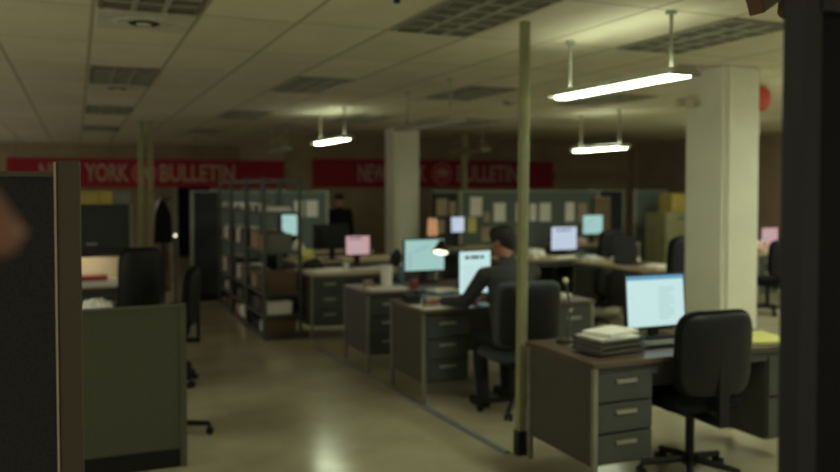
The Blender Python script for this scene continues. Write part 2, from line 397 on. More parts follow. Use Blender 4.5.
# pinned papers: x centre, z centre, w, h, material, label
GP = 'papers pinned to the grey partitions'
def pin(x, z, w_, h_, m, label, y=12.965, rot=0.0):
    o = obj('pinned_paper', B(-w_/2, w_/2, -0.002, 0.002, -h_/2, h_/2), m, loc=(x, y, z)); o.rotation_euler = (0, rot, 0)
    tag(o, label, 'paper', GP)
pin(3.34, 1.38, 0.15, 0.26, 'white_paper', 'white sheet pinned near the pale post behind the shelving, left of its pair')
pin(3.56, 1.38, 0.2, 0.27, 'white_paper', 'white sheet pinned near the pale post behind the shelving, right of its pair')
pin(5.93, 1.38, 0.21, 0.30, 'tan_paper', 'upper tan sheet on the narrow dark partition by the far column', 13.015)
pin(5.86, 1.04, 0.25, 0.24, 'tan_paper', 'lower tan sheet on the narrow dark partition by the far column', 13.015)
pin(6.14, 1.36, 0.13, 0.24, 'tan_paper', 'thin tan sheet at the right edge of the narrow dark partition', 13.015)
pin(6.58, 1.39, 0.24, 0.34, 'white_paper', 'large white sheet high beside the far yellow pole', rot=0.03)
pin(6.50, 1.06, 0.17, 0.27, 'yellow_paper', 'yellow note pinned under the large white sheet')
pin(6.80, 1.20, 0.13, 0.18, 'tan_paper', 'small tan slip pinned between two large white sheets')
pin(7.06, 1.28, 0.24, 0.34, 'white_paper', 'white sheet pinned above the seated man, left of the near pole', rot=-0.02)
pin(6.86, 0.88, 0.34, 0.26, 'tan_paper', 'wide pale sheet pinned low, just left of the seated man’s head')
pin(7.50, 1.27, 0.20, 0.34, 'white_paper', 'white sheet pinned directly left of the near pole')
pin(7.76, 1.27, 0.14, 0.32, 'white_paper', 'narrow white sheet pinned just right of the near pole')
pin(8.02, 1.27, 0.24, 0.34, 'white_paper', 'white sheet pinned right of the narrow one')
pin(8.56, 1.27, 0.20, 0.36, 'white_paper', 'left one of two dim sheets near the right partition post')
pin(8.84, 1.25, 0.20, 0.36, 'tan_paper', 'right one of two dim sheets near the right partition post')
pin(7.5, 0.95, 0.2, 0.2, 'tan_paper', 'small dim sheet pinned below the others right of the seated man')

# ------------------------------------------------------------- desks
def desk(x0, y0, wx, dy, label, top='laminate', front='desk_steel', left=3, right=2, rz=0, lw=0.42, detail=True, side='desk_side'):
    t = thing('desk', label, 'desk', (x0, y0, 0), rz)
    tp = bmesh.new(); box(tp, -0.01, wx+0.01, -0.01, dy+0.01, 0.718, 0.75); obj('tabletop', tp, top, t, bevel=0.006)
    obj('apron', B(0.02, wx-0.02, 0.02, dy-0.02, 0.655, 0.718), front, t)
    for (a, b, n) in ((0.0, lw, left), (wx-lw, wx, right)):
        if not n: continue
        obj('pedestal', B(a+0.025, b-0.005, 0.03, dy-0.03, 0.16, 0.70), side, t)
        hh = (0.69-0.17)/n
        for i in range(n):
            z0 = 0.17+i*hh
            dr = obj('drawer', B(a+0.035, b-0.015, 0.008, 0.032, z0+0.006, z0+hh-0.006), front, t, bevel=0.003 if detail else 0)
            hd = bmesh.new(); hx = (a+b)/2+0.01; box(hd, hx-0.07, hx+0.07, -0.008, 0.009, z0+hh*0.62, z0+hh*0.62+0.022)
            obj('handle', hd, 'handle_steel', dr, bevel=0.003)
    for x in (0.0, wx-0.028):
        for y in (0.0, dy-0.028):
            obj('leg', B(x, x+0.028, y, y+0.028, 0, 0.718), 'desk_leg', t)
    obj('side_panel', B(0.004, 0.024, 0.03, dy-0.03, 0.16, 0.715), side, t)
    obj('modesty_panel', B(lw, wx-lw, dy-0.06, dy-0.045, 0.25, 0.70), side, t)
    return t
desk(2.62, 3.72, 1.68, 0.72, 'dark steel desk with brown top nearest the camera beside the pole')
desk(2.51, 5.87, 1.62, 0.72, 'steel desk with three drawers where the man sits writing')
desk(2.46, 7.06, 1.50, 0.72, 'steel desk with a white cylinder on it, just behind the man’s desk')
desk(2.40, 8.80, 1.55, 0.78, 'steel desk bearing the pink monitor beside the steel shelving', top='laminate_tan')
desk(2.62, 10.3, 1.5, 0.75, 'steel desk holding the dark-backed monitor, farther behind the pink one', top='laminate_tan')
desk(5.30, 9.40, 1.50, 0.75, 'steel desk with the pale blue monitor right of the near pole', top='laminate_tan', left=2)
dF = desk(6.88, 7.70, 1.45, 0.78, 'steel desk seen end-on with a black laptop left of the thick column', top='laminate_tan', rz=PI/2)
desk(7.70, 11.70, 1.5, 0.75, 'far desk with the small bright monitor by the right partition', top='laminate_tan')
desk(9.2, 9.0, 1.5, 0.75, 'desk seen in the gap between the thick column and dark door frame', top='laminate_tan')
desk(2.75, 11.9, 1.5, 0.75, 'far desk behind the steel shelving carrying a cyan screen', top='laminate_tan')
desk(4.95, 11.7, 1.4, 0.7, 'dim desk with a shaded lamp right of the far column', top='laminate_tan')
desk(-0.95, 8.42, 1.42, 0.70, 'dark desk under the overhead cabinet in the left cubicle')
desk(-0.95, 6.66, 1.2, 0.70, 'desk hidden behind the low olive partition', left=2, right=0)

# left cubicle hutch
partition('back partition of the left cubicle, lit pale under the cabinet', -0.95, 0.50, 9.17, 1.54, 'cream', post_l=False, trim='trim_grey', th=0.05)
hc = thing('overhead_cabinet', 'dark overhead cabinet above the lit cubicle desk on the left', 'cabinet', (-0.23, 8.95, 1.10))
obj('body', B(-0.72, 0.72, -0.16, 0.17, 0.0, 0.45), 'black_box', hc, bevel=0.005)
for s in (-1, 1):
    dd = obj('door', B(min(s*0.01, s*0.71), max(s*0.01, s*0.71), -0.18, -0.16, 0.01, 0.44), 'partition_dark', hc)
    obj('handle', B(s*0.36-0.05, s*0.36+0.05, -0.195, -0.18, 0.05, 0.065), 'chrome', dd)
obj('light_valance', B(-0.72, 0.72, -0.17, -0.155, -0.075, 0.0), 'black_box', hc)
for s in (-1, 1): obj('bracket', B(s*0.70-0.01, s*0.70+0.01, 0.05, 0.17, -0.12, 0.0), 'trim_grey', hc)
ul = thing('task_light', 'warm glowing task light strip under the overhead cabinet', 'lamp', (-0.1, 8.95, 1.06))
obj('housing', B(-0.42, 0.42, -0.05, 0.05, 0.015, 0.04), 'lamp_white', ul); obj('tube', B(-0.40, 0.40, -0.04, 0.04, 0.0, 0.015), 'task_light', ul)
for (x, wd, h_, m, lb) in ((0.10, 0.20, 0.13, 'yellow_box', 'yellow box on the overhead cabinet, left of its neighbour'), (0.27, 0.13, 0.14, 'yellow_box', 'narrow yellow box on the overhead cabinet, beside the white one'), (0.42, 0.16, 0.13, 'grey_box', 'pale grey box at the right end on the overhead cabinet')):
    o = obj('storage_box', B(-wd/2, wd/2, -0.13, 0.13, 0, h_), m, loc=(x, 8.95, 1.552), bevel=0.004); tag(o, lb, 'box')
o = obj('storage_tray', B(-0.13, 0.13, -0.1, 0.1, 0, 0.05), 'red_plastic', loc=(0.14, 8.72, 0.80), bevel=0.005); tag(o, 'orange-red tray on papers under the left task light', 'tray')
o = obj('paper_stack', B(-0.2, 0.2, -0.13, 0.13, 0, 0.048), 'white_paper', loc=(0.16, 8.70, 0.7505), bevel=0.003); tag(o, 'stack of papers under the orange-red tray in the left cubicle', 'papers')
def crumple(x, y, z, s, m, label, cat='papers'):
    b = bmesh.new(); bmesh.ops.create_icosphere(b, subdivisions=3, radius=1)
    rnd = random.Random(int(x*1000))
    for v in b.verts:
        k = 1+rnd.uniform(-0.18, 0.18); v.co = (v.co.x*s[0]*k, v.co.y*s[1]*k, max(0, v.co.z*s[2]*k+0.3*s[2]))
    o = obj('paper_heap', b, m, loc=(x, y, z)); tag(o, label, cat)
crumple(0.13, 6.95, 0.751, (0.12, 0.12, 0.065), 'white_paper', 'crumpled pale paper heap just above the top of the olive partition')

# ------------------------------------------------------------- monitors
def monitor(x, y, z, wd, ht, lift, label, scr='screen_cyan', tilt=0.0, rz=0, lay='doc', stand=True, flip=False):
    t = thing('monitor', label, 'monitor', (x, y, z), rz + (PI if flip else 0))
    mx = Matrix.Translation((0, 0, lift)) @ Matrix.Rotation(-tilt, 4, 'X')
    def tr(bm): bmesh.ops.transform(bm, matrix=mx, verts=bm.verts); return bm
    hb = B(-wd/2, wd/2, -0.005, 0.02, 0, ht); box(hb, -wd*0.3, wd*0.3, 0.02, 0.045, ht*0.2, ht*0.8)
    obj('housing', tr(hb), 'black_plastic', t, bevel=0.003)
    s = obj('screen', tr(B(-wd/2+0.014, wd/2-0.014, -0.008, -0.005, 0.02, ht-0.014)), scr, t)
    if lay == 'doc':
        obj('title_bar', tr(B(-wd/2+0.014, wd/2-0.014, -0.0095, -0.008, ht-0.04, ht-0.014)), 'screen_blue_bar', s)
        ln = bmesh.new()
        for i in range(11): box(ln, 0.02, 0.02+wd*0.26*(1 if i % 4 else 0.7), -0.0092, -0.008, ht*0.18+i*ht*0.055, ht*0.18+i*ht*0.055+0.005)
        obj('text_lines', tr(ln), 'screen_text', s)
    elif lay == 'mark':
        g = bmesh.new(); box(g, -wd*0.30, -wd*0.16, -0.0095, -0.008, ht*0.80, ht*0.87); box(g, -wd*0.12, wd*0.12, -0.0095, -0.008, ht*0.80, ht*0.87)
        if wd > 0.33: box(g, wd*0.16, wd*0.26, -0.0095, -0.008, ht*0.80, ht*0.87)
        obj('toolbar', tr(g), 'screen_dark', s)
        g = bmesh.new()
        for i in range(6): box(g, -wd*0.36, wd*0.3, -0.0092, -0.008, ht*0.2+i*ht*0.085, ht*0.2+i*ht*0.085+0.004)
        obj('text_lines', tr(g), 'screen_text', s)
    elif lay == 'photo':
        g = bmesh.new(); box(g, -wd*0.40, -wd*0.32, -0.0095, -0.008, ht*0.12, ht*0.62)
        prism(g, [(-wd*.3, ht*.62), (wd*.05, ht*.80), (wd*.12, ht*.76), (-wd*.24, ht*.56)], -0.0095, -0.008)
        obj('picture_shapes', tr(g), 'screen_text', s)
    if stand:
        obj('neck', B(-0.035, 0.035, 0.02, 0.05, 0.01, lift+ht*0.4), 'black_plastic', t)
        obj('foot', cushion(bmesh.new(), (0, 0.03, 0.010), (0.26, 0.02, 0.20), 0.5) if False else B(-0.13, 0.13, -0.06, 0.12, 0, 0.014), 'black_plastic', t, bevel=0.005)
    return t
DZ = 0.751
monitor(3.455, 4.22, DZ, 0.48, 0.36, 0.055, 'monitor with a bright blue-topped document on the nearest desk', tilt=0.08)
k_ = thing('keyboard', 'dark keyboard lying in front of the nearest monitor', 'keyboard', (3.30, 3.99, DZ), -0.03)
obj('tray', B(-0.21, 0.21, -0.07, 0.07, 0, 0.016), 'black_plastic', k_, bevel=0.005)
kb = bmesh.new()
for i in range(14):
    for j in range(5): box(kb, -0.195+i*0.028, -0.195+i*0.028+0.023, -0.06+j*0.025, -0.06+j*0.025+0.02, 0.016, 0.022)
obj('keys', kb, 'grey_box', k_)
monitor(3.20, 6.33, DZ, 0.35, 0.40, 0.03, 'bright monitor directly in front of the seated man', scr='screen_cyan', lay='mark', rz=0.12)
monitor(3.26, 7.58, DZ, 0.46, 0.345, 0.11, 'teal monitor on the desk behind the man, with a lamp before it', scr='screen_teal', lay='photo')
monitor(3.18, 9.48, DZ, 0.33, 0.26, 0.13, 'pink-lit monitor on the desk beside the steel shelving', scr='screen_pink', lay='mark')
monitor(3.16, 10.55, DZ, 0.50, 0.34, 0.14, 'dark-backed monitor turned away behind the pink-lit one', scr='screen_pale', flip=True)
monitor(6.47, 9.95, DZ, 0.45, 0.36, 0.06, 'pale blue-white monitor just right of the near pole', scr='screen_pale', lay='mark')
monitor(8.40, 12.0, DZ, 0.44, 0.36, 0.14, 'small teal-white monitor far back by the partition post', scr='screen_teal', lay='photo')
monitor(2.98, 12.3, DZ, 0.34, 0.36, 0.22, 'cyan screen glimpsed through the steel shelving', scr='screen_teal', lay='photo')
monitor(5.80, 12.1, DZ, 0.26, 0.28, 0.22, 'tiny pale blue screen left of the far partition post', scr='screen_pale', lay='photo')
tl = thing('table_lamp', 'orange-tan lampshade glowing faintly right of the far column', 'lamp', (5.28, 11.95, DZ))
obj('base', R((0, 0, 0), (0, 0, 0.02), 0.07), 'black_plastic', tl); obj('stem', R((0, 0, 0.02), (0, 0, 0.22), 0.01), 'black_plastic', tl)
obj('lamp_shade', R((0, 0, 0.2), (0, 0, 0.48), 0.09, 0.075, 24), 'shade_glow', tl)
lt = thing('laptop', 'black laptop seen from behind on the end-on desk', 'laptop', (6.50, 8.42, DZ))
obj('keyboard_base', B(-0.18, 0.18, -0.12, 0.12, 0, 0.02), 'black_plastic', lt, bevel=0.004)
lb = bmesh.new(); box(lb, -0.18, 0.18, -0.008, 0.008, 0, 0.34); bmesh.ops.transform(lb, matrix=Matrix.Translation((0, 0.13, 0.01)) @ Matrix.Rotation(-0.12, 4, 'X'), verts=lb.verts)
obj('lid', lb, 'black_plastic', lt, bevel=0.004)
monitor(9.95, 9.5, DZ, 0.36, 0.30, 0.06, 'pinkish bright monitor in the gap right of the thick column', scr='screen_pink', lay='photo')

# ------------------------------------------------------------- office chairs
def office_chair(label, bw_=0.50, bh=0.50, bz=0.57, fabric='black_fabric', arms=False, seat_z=0.46, th=0.09, loc=(0, 0, 0), rz=0, e=0.42, br=0.29):
    t = thing('office_chair', label, 'chair', loc, rz)      # local: faces +y, back at -y
    obj('backrest', cushion(bmesh.new(), (0, -0.24, bz+bh/2), (bw_, th, bh), e, curve=0.05, tilt=0.06), fabric, t, smooth=True)
    obj('back_shell', cushion(bmesh.new(), (0, -0.24-th*0.42, bz+bh/2), (bw_*0.93, 0.05, bh*0.93), e, curve=0.05, tilt=0.06), 'black_plastic', t, smooth=True)
    sb = bmesh.new(); cushion(sb, (0, 0, 0), (0.50, 0.09, 0.47), 0.4); bmesh.ops.transform(sb, matrix=Matrix.Translation((0, 0.02, seat_z)) @ Matrix.Rotation(PI/2, 4, 'X'), verts=sb.verts)
    obj('seat', sb, fabric, t, smooth=True)
    bar = B(-0.035, 0.035, -0.30, -0.275, seat_z-0.09, bz+bh*0.5); box(bar, -0.035, 0.035, -0.30, 0.08, seat_z-0.095, seat_z-0.06)
    obj('back_bar', bar, 'black_plastic', t, bevel=0.004)
    obj('mechanism', B(-0.09, 0.09, -0.1, 0.12, seat_z-0.085, seat_z-0.04), 'black_plastic', t)
    obj('lever', R((0.08, 0.0, seat_z-0.07), (0.24, 0.0, seat_z-0.09), 0.007), 'black_plastic', t)
    obj('gas_lift', R((0, 0, 0.08), (0, 0, seat_z-0.06), 0.026), 'black_plastic', t)
    if arms:
        for s in (-1, 1):
            a = bmesh.new(); box(a, s*0.27-0.025, s*0.27+0.025, -0.14, 0.14, 0.66, 0.69); box(a, s*0.27-0.015, s*0.27+0.015, -0.03, 0.03, seat_z-0.06, 0.66); box(a, min(s*0.1, s*0.285), max(s*0.1, s*0.285), -0.03, 0.03, seat_z-0.07, seat_z-0.05)
            obj('armrest', a, 'black_plastic', t, bevel=0.006)
    obj('hub', R((0, 0, 0.07), (0, 0, 0.13), 0.045, 0.035), 'black_plastic', t)
    for i in range(5):
        a = 2*PI*i/5+0.3; ca, sa = math.cos(a), math.sin(a)
        lg = bmesh.new(); rod(lg, (ca*0.03, sa*0.03, 0.105), (ca*br, sa*br, 0.075), 0.026, 0.017, 10)
        lo = obj('leg', lg, 'black_plastic', t)
        cs = bmesh.new()
        for s in (-1, 1): rod(cs, (ca*br-sa*s*0.008, sa*br+ca*s*0.008, 0.027), (ca*br-sa*s*0.028, sa*br+ca*s*0.028, 0.027), 0.026)
        rod(cs, (ca*br, sa*br, 0.03), (ca*br, sa*br, 0.075), 0.009)
        obj('caster', cs, 'black_plastic', lo)
    return t
ch = office_chair('black fabric office chair pushed up to the nearest desk', loc=(3.365, 3.80, 0), rz=-0.06, bw_=0.52, bh=0.51, bz=0.52, br=0.29)
office_chair('dark grey wide-backed office chair the writing man sits in', loc=(3.09, 5.42, 0), rz=-0.05, bw_=0.54, bh=0.50, bz=0.53, fabric='grey_fabric', th=0.12, seat_z=0.45, e=0.28, br=0.27)
office_chair('dark office chair pushed to the lit desk in the left cubicle', loc=(0.50, 8.06, 0), rz=0.15, bw_=0.40, bh=0.66, bz=0.52)
copy_tree(ch, (0.69, 7.36, 0), PI/2-0.2, 'office chair seen edge-on past the right edge of the olive partition')
lc = office_chair('office chair mostly hidden behind the olive partition, one caster showing', loc=(0.47, 5.80, 0), rz=-1.7, bh=0.34, bz=0.48, br=0.37)
office_chair('small low-backed chair before the end-on desk', loc=(5.80, 8.35, 0), rz=0.3, bw_=0.26, bh=0.34, bz=0.42, seat_z=0.38, br=0.24)
office_chair('dark tall chair in front of the end-on desk, left of the thick column', loc=(6.15, 7.28, 0), rz=0.1, bh=0.64, bz=0.56)
copy_tree(ch, (8.72, 8.35, 0), 0.15, 'dark chair seen in the gap right of the thick column')
copy_tree(ch, (2.74, 11.47, 0), 3.0, 'dark chair at the desk behind the steel shelving')
copy_tree(ch, (8.15, 11.35, 0), 0.1, 'dark chair at the far desk with the small bright monitor')

# ------------------------------------------------------------- things on desks
tr_ = thing('letter_tray', 'stacked wire letter trays of papers on the nearest desk', 'letter tray', (2.90, 3.98, DZ), 0.10)
for k in range(3):
    f = bmesh.new(); z = 0.01+k*0.032
    box(f, -0.17, 0.17, -0.13, 0.13, z, z+0.004)
    for a in ((-0.17, 0.17, -0.132, -0.127), (-0.17, 0.17, 0.127, 0.132), (-0.172, -0.167, -0.13, 0.13), (0.167, 0.172, -0.13, 0.13)): box(f, a[0], a[1], a[2], a[3], z, z+0.012); box(f, a[0], a[1], a[2], a[3], z+0.018, z+0.022)
    obj('tray', f, 'steel_shelf', tr_)
    p = B(-0.15, 0.15, -0.11, 0.115, z+0.0045, z+0.022); obj('papers', p, 'tan_paper' if k < 2 else 'white_paper', tr_)
lf = B(-0.14, 0.15, -0.1, 0.1, 0, 0.02); bmesh.ops.transform(lf, matrix=Matrix.Rotation(0.35, 4, 'Z'), verts=lf.verts)
pt = obj('paper_stack', lf, 'white_paper', loc=(2.93, 4.0, DZ+0.101)); tag(pt, 'loose pale papers lying skewed on top of the letter trays', 'papers')
# desk lamp with arm on nearest desk
def arm_lamp(x, y, label, base_r, pts, head_dir, glow=False, rz=0, knob=False):
    t = thing('desk_lamp', label, 'lamp', (x, y, DZ), rz)
    obj('base', R((0, 0, 0), (0, 0, 0.02), base_r, base_r*0.85, 24), 'black_plastic', t)
    for a, b in zip(pts[:-1], pts[1:]): obj('arm', R(a, b, 0.007), 'steel_shelf', t)
    for p in pts[1:-1]: obj('joint', ball(bmesh.new(), p, 0.014), 'chrome', t)
    p = Vector(pts[-1]); d_ = Vector(head_dir).normalized()
    if knob: obj('knob', ball(bmesh.new(), p, 0.02), 'cream', t, label='cream knob')
    else:
        obj('lamp_shade', R(p-d_*0.05, p+d_*0.07, 0.025, 0.085, 24), 'black_plastic', t, smooth=False)
        obj('bulb', R(p+d_*0.0702, p+d_*0.078, 0.075, 0.06, 24), 'bulb_glow' if glow else 'cream', t)
    return t
arm_lamp(2.80, 4.30, 'thin jointed lamp arm with a cream knob at the back of the nearest desk', 0.05, [(0.03, 0, 0.02), (0.05, 0, 0.20), (0.01, 0.0, 0.39)], (0, 0, -1), knob=True)
arm_lamp(3.56, 7.3, 'black desk lamp with glowing shade in front of the teal monitor', 0.07, [(0, 0, 0.02), (0.04, 0.05, 0.30), (-0.24, 0, 0.40)], (-0.25, -0.3, -1), glow=True)
yp = B(-0.14, 0.14, -0.17, 0.17, 0, 0.02); o = obj('notepad', yp, 'yellow_paper', loc=(4.02, 3.92, DZ), rotz=-0.2, bevel=0.002); tag(o, 'yellow pad on the nearest desk right of the chair', 'notepad')
def sheet(x, y, wx, wy, h, m, label, rz=0, cat='papers', z=DZ, name='paper_stack'):
    o = obj(name, B(-wx/2, wx/2, -wy/2, wy/2, 0, h), m, loc=(x, y, z), rotz=rz); return tag(o, label, cat)
sheet(2.69, 6.03, 0.34, 0.28, 0.006, 'white_paper', 'white sheets under the writing man’s hand', 0.1)
sheet(2.88, 6.34, 0.24, 0.20, 0.05, 'white_paper', 'pile of pale folders left of the man’s monitor', 0.2)
sheet(2.88, 6.34, 0.22, 0.19, 0.03, 'blue_plastic', 'blue folder in the pile left of the man’s monitor', 0.35, 'folder', DZ+0.051, 'folder')
sheet(2.89, 6.33, 0.22, 0.18, 0.02, 'white_paper', 'pale papers topping the blue folder by the man’s monitor', 0.1, 'papers', DZ+0.082)
sheet(2.64, 6.44, 0.10, 0.18, 0.05, 'black_box', 'small dark box on the back left of the writing man’s desk', 0.0, 'box', DZ, 'small_box')
crumple(3.66, 6.15, DZ, (0.10, 0.1, 0.05), 'pink_paper', 'pinkish papers on the right end of the writing man’s desk')
sheet(3.93, 6.2, 0.18, 0.25, 0.03, 'white_paper', 'pale stack at the far right corner of the writing man’s desk', 0.3)
sheet(2.72, 7.24, 0.36, 0.2, 0.02, 'white_paper', 'white papers at the front of the desk behind the man', -0.05)
cy = thing('paper_cup', 'tall white cylinder standing on the desk behind the man', 'cup', (2.79, 7.43, DZ))
obj('cup_body', R((0, 0, 0), (0, 0, 0.20), 0.055, 0.058, 28), 'white_paper', cy, smooth=False); obj('lid', R((0, 0, 0.20), (0, 0, 0.212), 0.061, 0.057, 28), 'white_paper', cy)
o = obj('mug', R((0, 0, 0), (0, 0, 0.07), 0.035, 0.04, 20), 'red_plastic', loc=(3.02, 7.28, DZ)); tag(o, 'small red cup right of the white cylinder', 'cup')
bt = thing('bottle', 'blue-tinted bottle between white cylinder and teal monitor', 'bottle', (2.99, 7.55, DZ))
obj('bottle_body', R((0, 0, 0), (0, 0, 0.15), 0.032), 'blue_plastic', bt); obj('bottle_neck', R((0, 0, 0.15), (0, 0, 0.19), 0.03, 0.012), 'blue_plastic', bt); obj('cap', R((0, 0, 0.19), (0, 0, 0.21), 0.014), 'white_paper', bt)
o = obj('small_box', B(-0.04, 0.04, -0.04, 0.04, 0, 0.06), 'tan_paper', loc=(2.64, 7.55, DZ)); tag(o, 'small tan box left of the white cylinder', 'box')
sheet(2.68, 9.05, 0.44, 0.34, 0.02, 'white_paper', 'wide pale papers spread beside the pink-lit monitor', 0.1)
sheet(3.2, 9.12, 0.4, 0.2, 0.015, 'white_paper', 'pale sheet in front of the pink-lit monitor', 0.0)
o = obj('paper_cup', R((0, 0, 0), (0, 0, 0.08), 0.03, 0.038, 20), 'white_paper', loc=(2.86, 8.95, DZ+0.021)); tag(o, 'small white cup on the papers left of the pink-lit monitor', 'cup')
crumple(2.80, 10.45, DZ, (0.10, 0.1, 0.12), 'yellow_paper', 'yellowish crumpled heap at the near left of the dark-backed monitor')
crumple(2.60, 9.42, DZ, (0.12, 0.1, 0.10), 'black_box', 'dark bundle at the left back of the pink monitor’s desk', 'bundle')
crumple(2.74, 10.75, DZ, (0.11, 0.1, 0.20), 'cream', 'pale crumpled heap left of the dark-backed monitor')
crumple(3.66, 9.4, DZ, (0.08, 0.08, 0.15), 'black_box', 'dark bag right of the pink-lit monitor', 'bag')
crumple(3.72, 9.2, DZ, (0.06, 0.06, 0.10), 'white_paper', 'small white heap right of the pink-lit monitor')
# right middle desks
crumple(5.85, 9.75, DZ, (0.17, 0.15, 0.10), 'white_paper', 'white crumpled papers left of the pale blue monitor')
sheet(6.2, 9.55, 0.35, 0.2, 0.02, 'white_paper', 'pale papers in front of the pale blue monitor')
sheet(6.62, 9.62, 0.22, 0.2, 0.03, 'blue_plastic', 'bluish folder at the right end by the pale blue monitor', 0.2, 'folder', DZ, 'folder')
crumple(6.28, 8.95, DZ, (0.12, 0.14, 0.06), 'white_paper', 'white heap on the end-on desk left of the laptop')
sheet(6.60, 8.05, 0.4, 0.28, 0.015, 'white_paper', 'white sheets in front of the laptop on the end-on desk', 0.3)
sheet(6.30, 7.95, 0.16, 0.25, 0.012, 'tan_paper', 'tan sheet at the near corner of the end-on desk', 0.2)
sheet(6.72, 8.85, 0.24, 0.3, 0.05, 'white_paper', 'white stack behind the laptop on the end-on desk', 0.1)
crumple(9.42, 9.15, DZ, (0.13, 0.1, 0.14), 'pink_paper', 'pinkish heap on the desk in the gap beside the column')
crumple(9.75, 9.15, DZ, (0.13, 0.1, 0.10), 'white_paper', 'white heap on the desk in the gap beside the door frame')
sheet(8.6+0.2, 9.1-0.0, 0.2, 0.1, 0.012, 'white_paper', 'white sheet at the edge of the desk in the gap', 0, 'papers', DZ) if False else None
crumple(8.05, 11.85, DZ, (0.12, 0.1, 0.08), 'pink_paper', 'pinkish heap in front of the small teal-white monitor')
crumple(7.88, 12.2, DZ, (0.10, 0.1, 0.12), 'tan_paper', 'tan heap left of the small teal-white monitor')

# file cabinet and boxes at the back right
fc = thing('file_cabinet', 'olive beige file cabinet at the back left of the thick column', 'cabinet', (10.2, 12.1, 0))
obj('body', B(-0.34, 0.34, -0.28, 0.3, 0, 1.28), 'cabinet_beige', fc, bevel=0.006)
for k in range(4):
    dr = obj('drawer', B(-0.32, 0.32, -0.30, -0.28, 0.04+k*0.31, 0.33+k*0.31), 'cabinet_beige', fc, bevel=0.003)
    obj('handle', B(-0.07, 0.07, -0.32, -0.30, 0.22+k*0.31, 0.245+k*0.31), 'chrome', dr)
o = obj('storage_box', B(-0.2, 0.2, -0.18, 0.18, 0, 0.34), 'yellow_box', loc=(10.28, 12.1, 1.282), bevel=0.006); tag(o, 'yellowish box on top of the olive beige file cabinet', 'box')

# coat rack with coats (left background)
cr = thing('coat_rack', 'dark coat rack standing beyond the left cubicle', 'coat rack', (1.03, 11.0, 0))
obj('pole', R((0, 0, 0.05), (0, 0, 1.62), 0.02), 'black_plastic', cr)
for i in range(4):
    a = i*PI/2+0.4; obj('foot', R((0, 0, 0.07), (math.cos(a)*0.25, math.sin(a)*0.25, 0.015), 0.014), 'black_plastic', cr)
    obj('hook', R((0, 0, 1.52), (math.cos(a)*0.12, math.sin(a)*0.12, 1.60), 0.009), 'black_plastic', cr)
def coat(x, y, z0, z1, w_, m, label):
    b = bmesh.new(); n = 20; rings = 9; vv = []
    for j in range(rings):
        f = j/(rings-1); z = z1-(z1-z0)*f; r = w_*(0.35+0.65*min(1, f*3))*(1+0.12*f)
        vv.append([b.verts.new((math.cos(2*PI*i/n)*r*(1+0.08*math.sin(5*2*PI*i/n+f*3)), math.sin(2*PI*i/n)*r*0.6, z)) for i in range(n)])
    for j in range(rings-1):
        for i in range(n): b.faces.new((vv[j][i], vv[j][(i+1) % n], vv[j+1][(i+1) % n], vv[j+1][i]))
    b.faces.new(vv[0]); b.faces.new(vv[-1])
    o = obj('coat', b, m, smooth=True, loc=(x, y, 0)); tag(o, label, 'coat')
coat(1.01, 10.86, 1.02, 1.56, 0.10, 'black_fabric', 'black coat hanging high on the coat rack')
coat(1.00, 11.14, 0.35, 1.45, 0.11, 'coat_beige', 'long beige coat hanging behind the black one on the rack')
coat(1.42, 15.5, 0.002, 1.55, 0.16, 'white_paper', 'pale garment hanging by the far doorway')
lt2 = thing('floor_lamp', 'tiny glowing bulb on a stand near the far doorway on the left', 'lamp', (1.33, 12.4, 0))
obj('stand', R((0, 0, 0), (0, 0, 1.0), 0.012), 'black_plastic', lt2); obj('base', R((0, 0, 0), (0, 0, 0.02), 0.1), 'black_plastic', lt2)
obj('bulb', ball(bmesh.new(), (0, 0, 1.02), 0.02), 'bulb_glow', lt2)

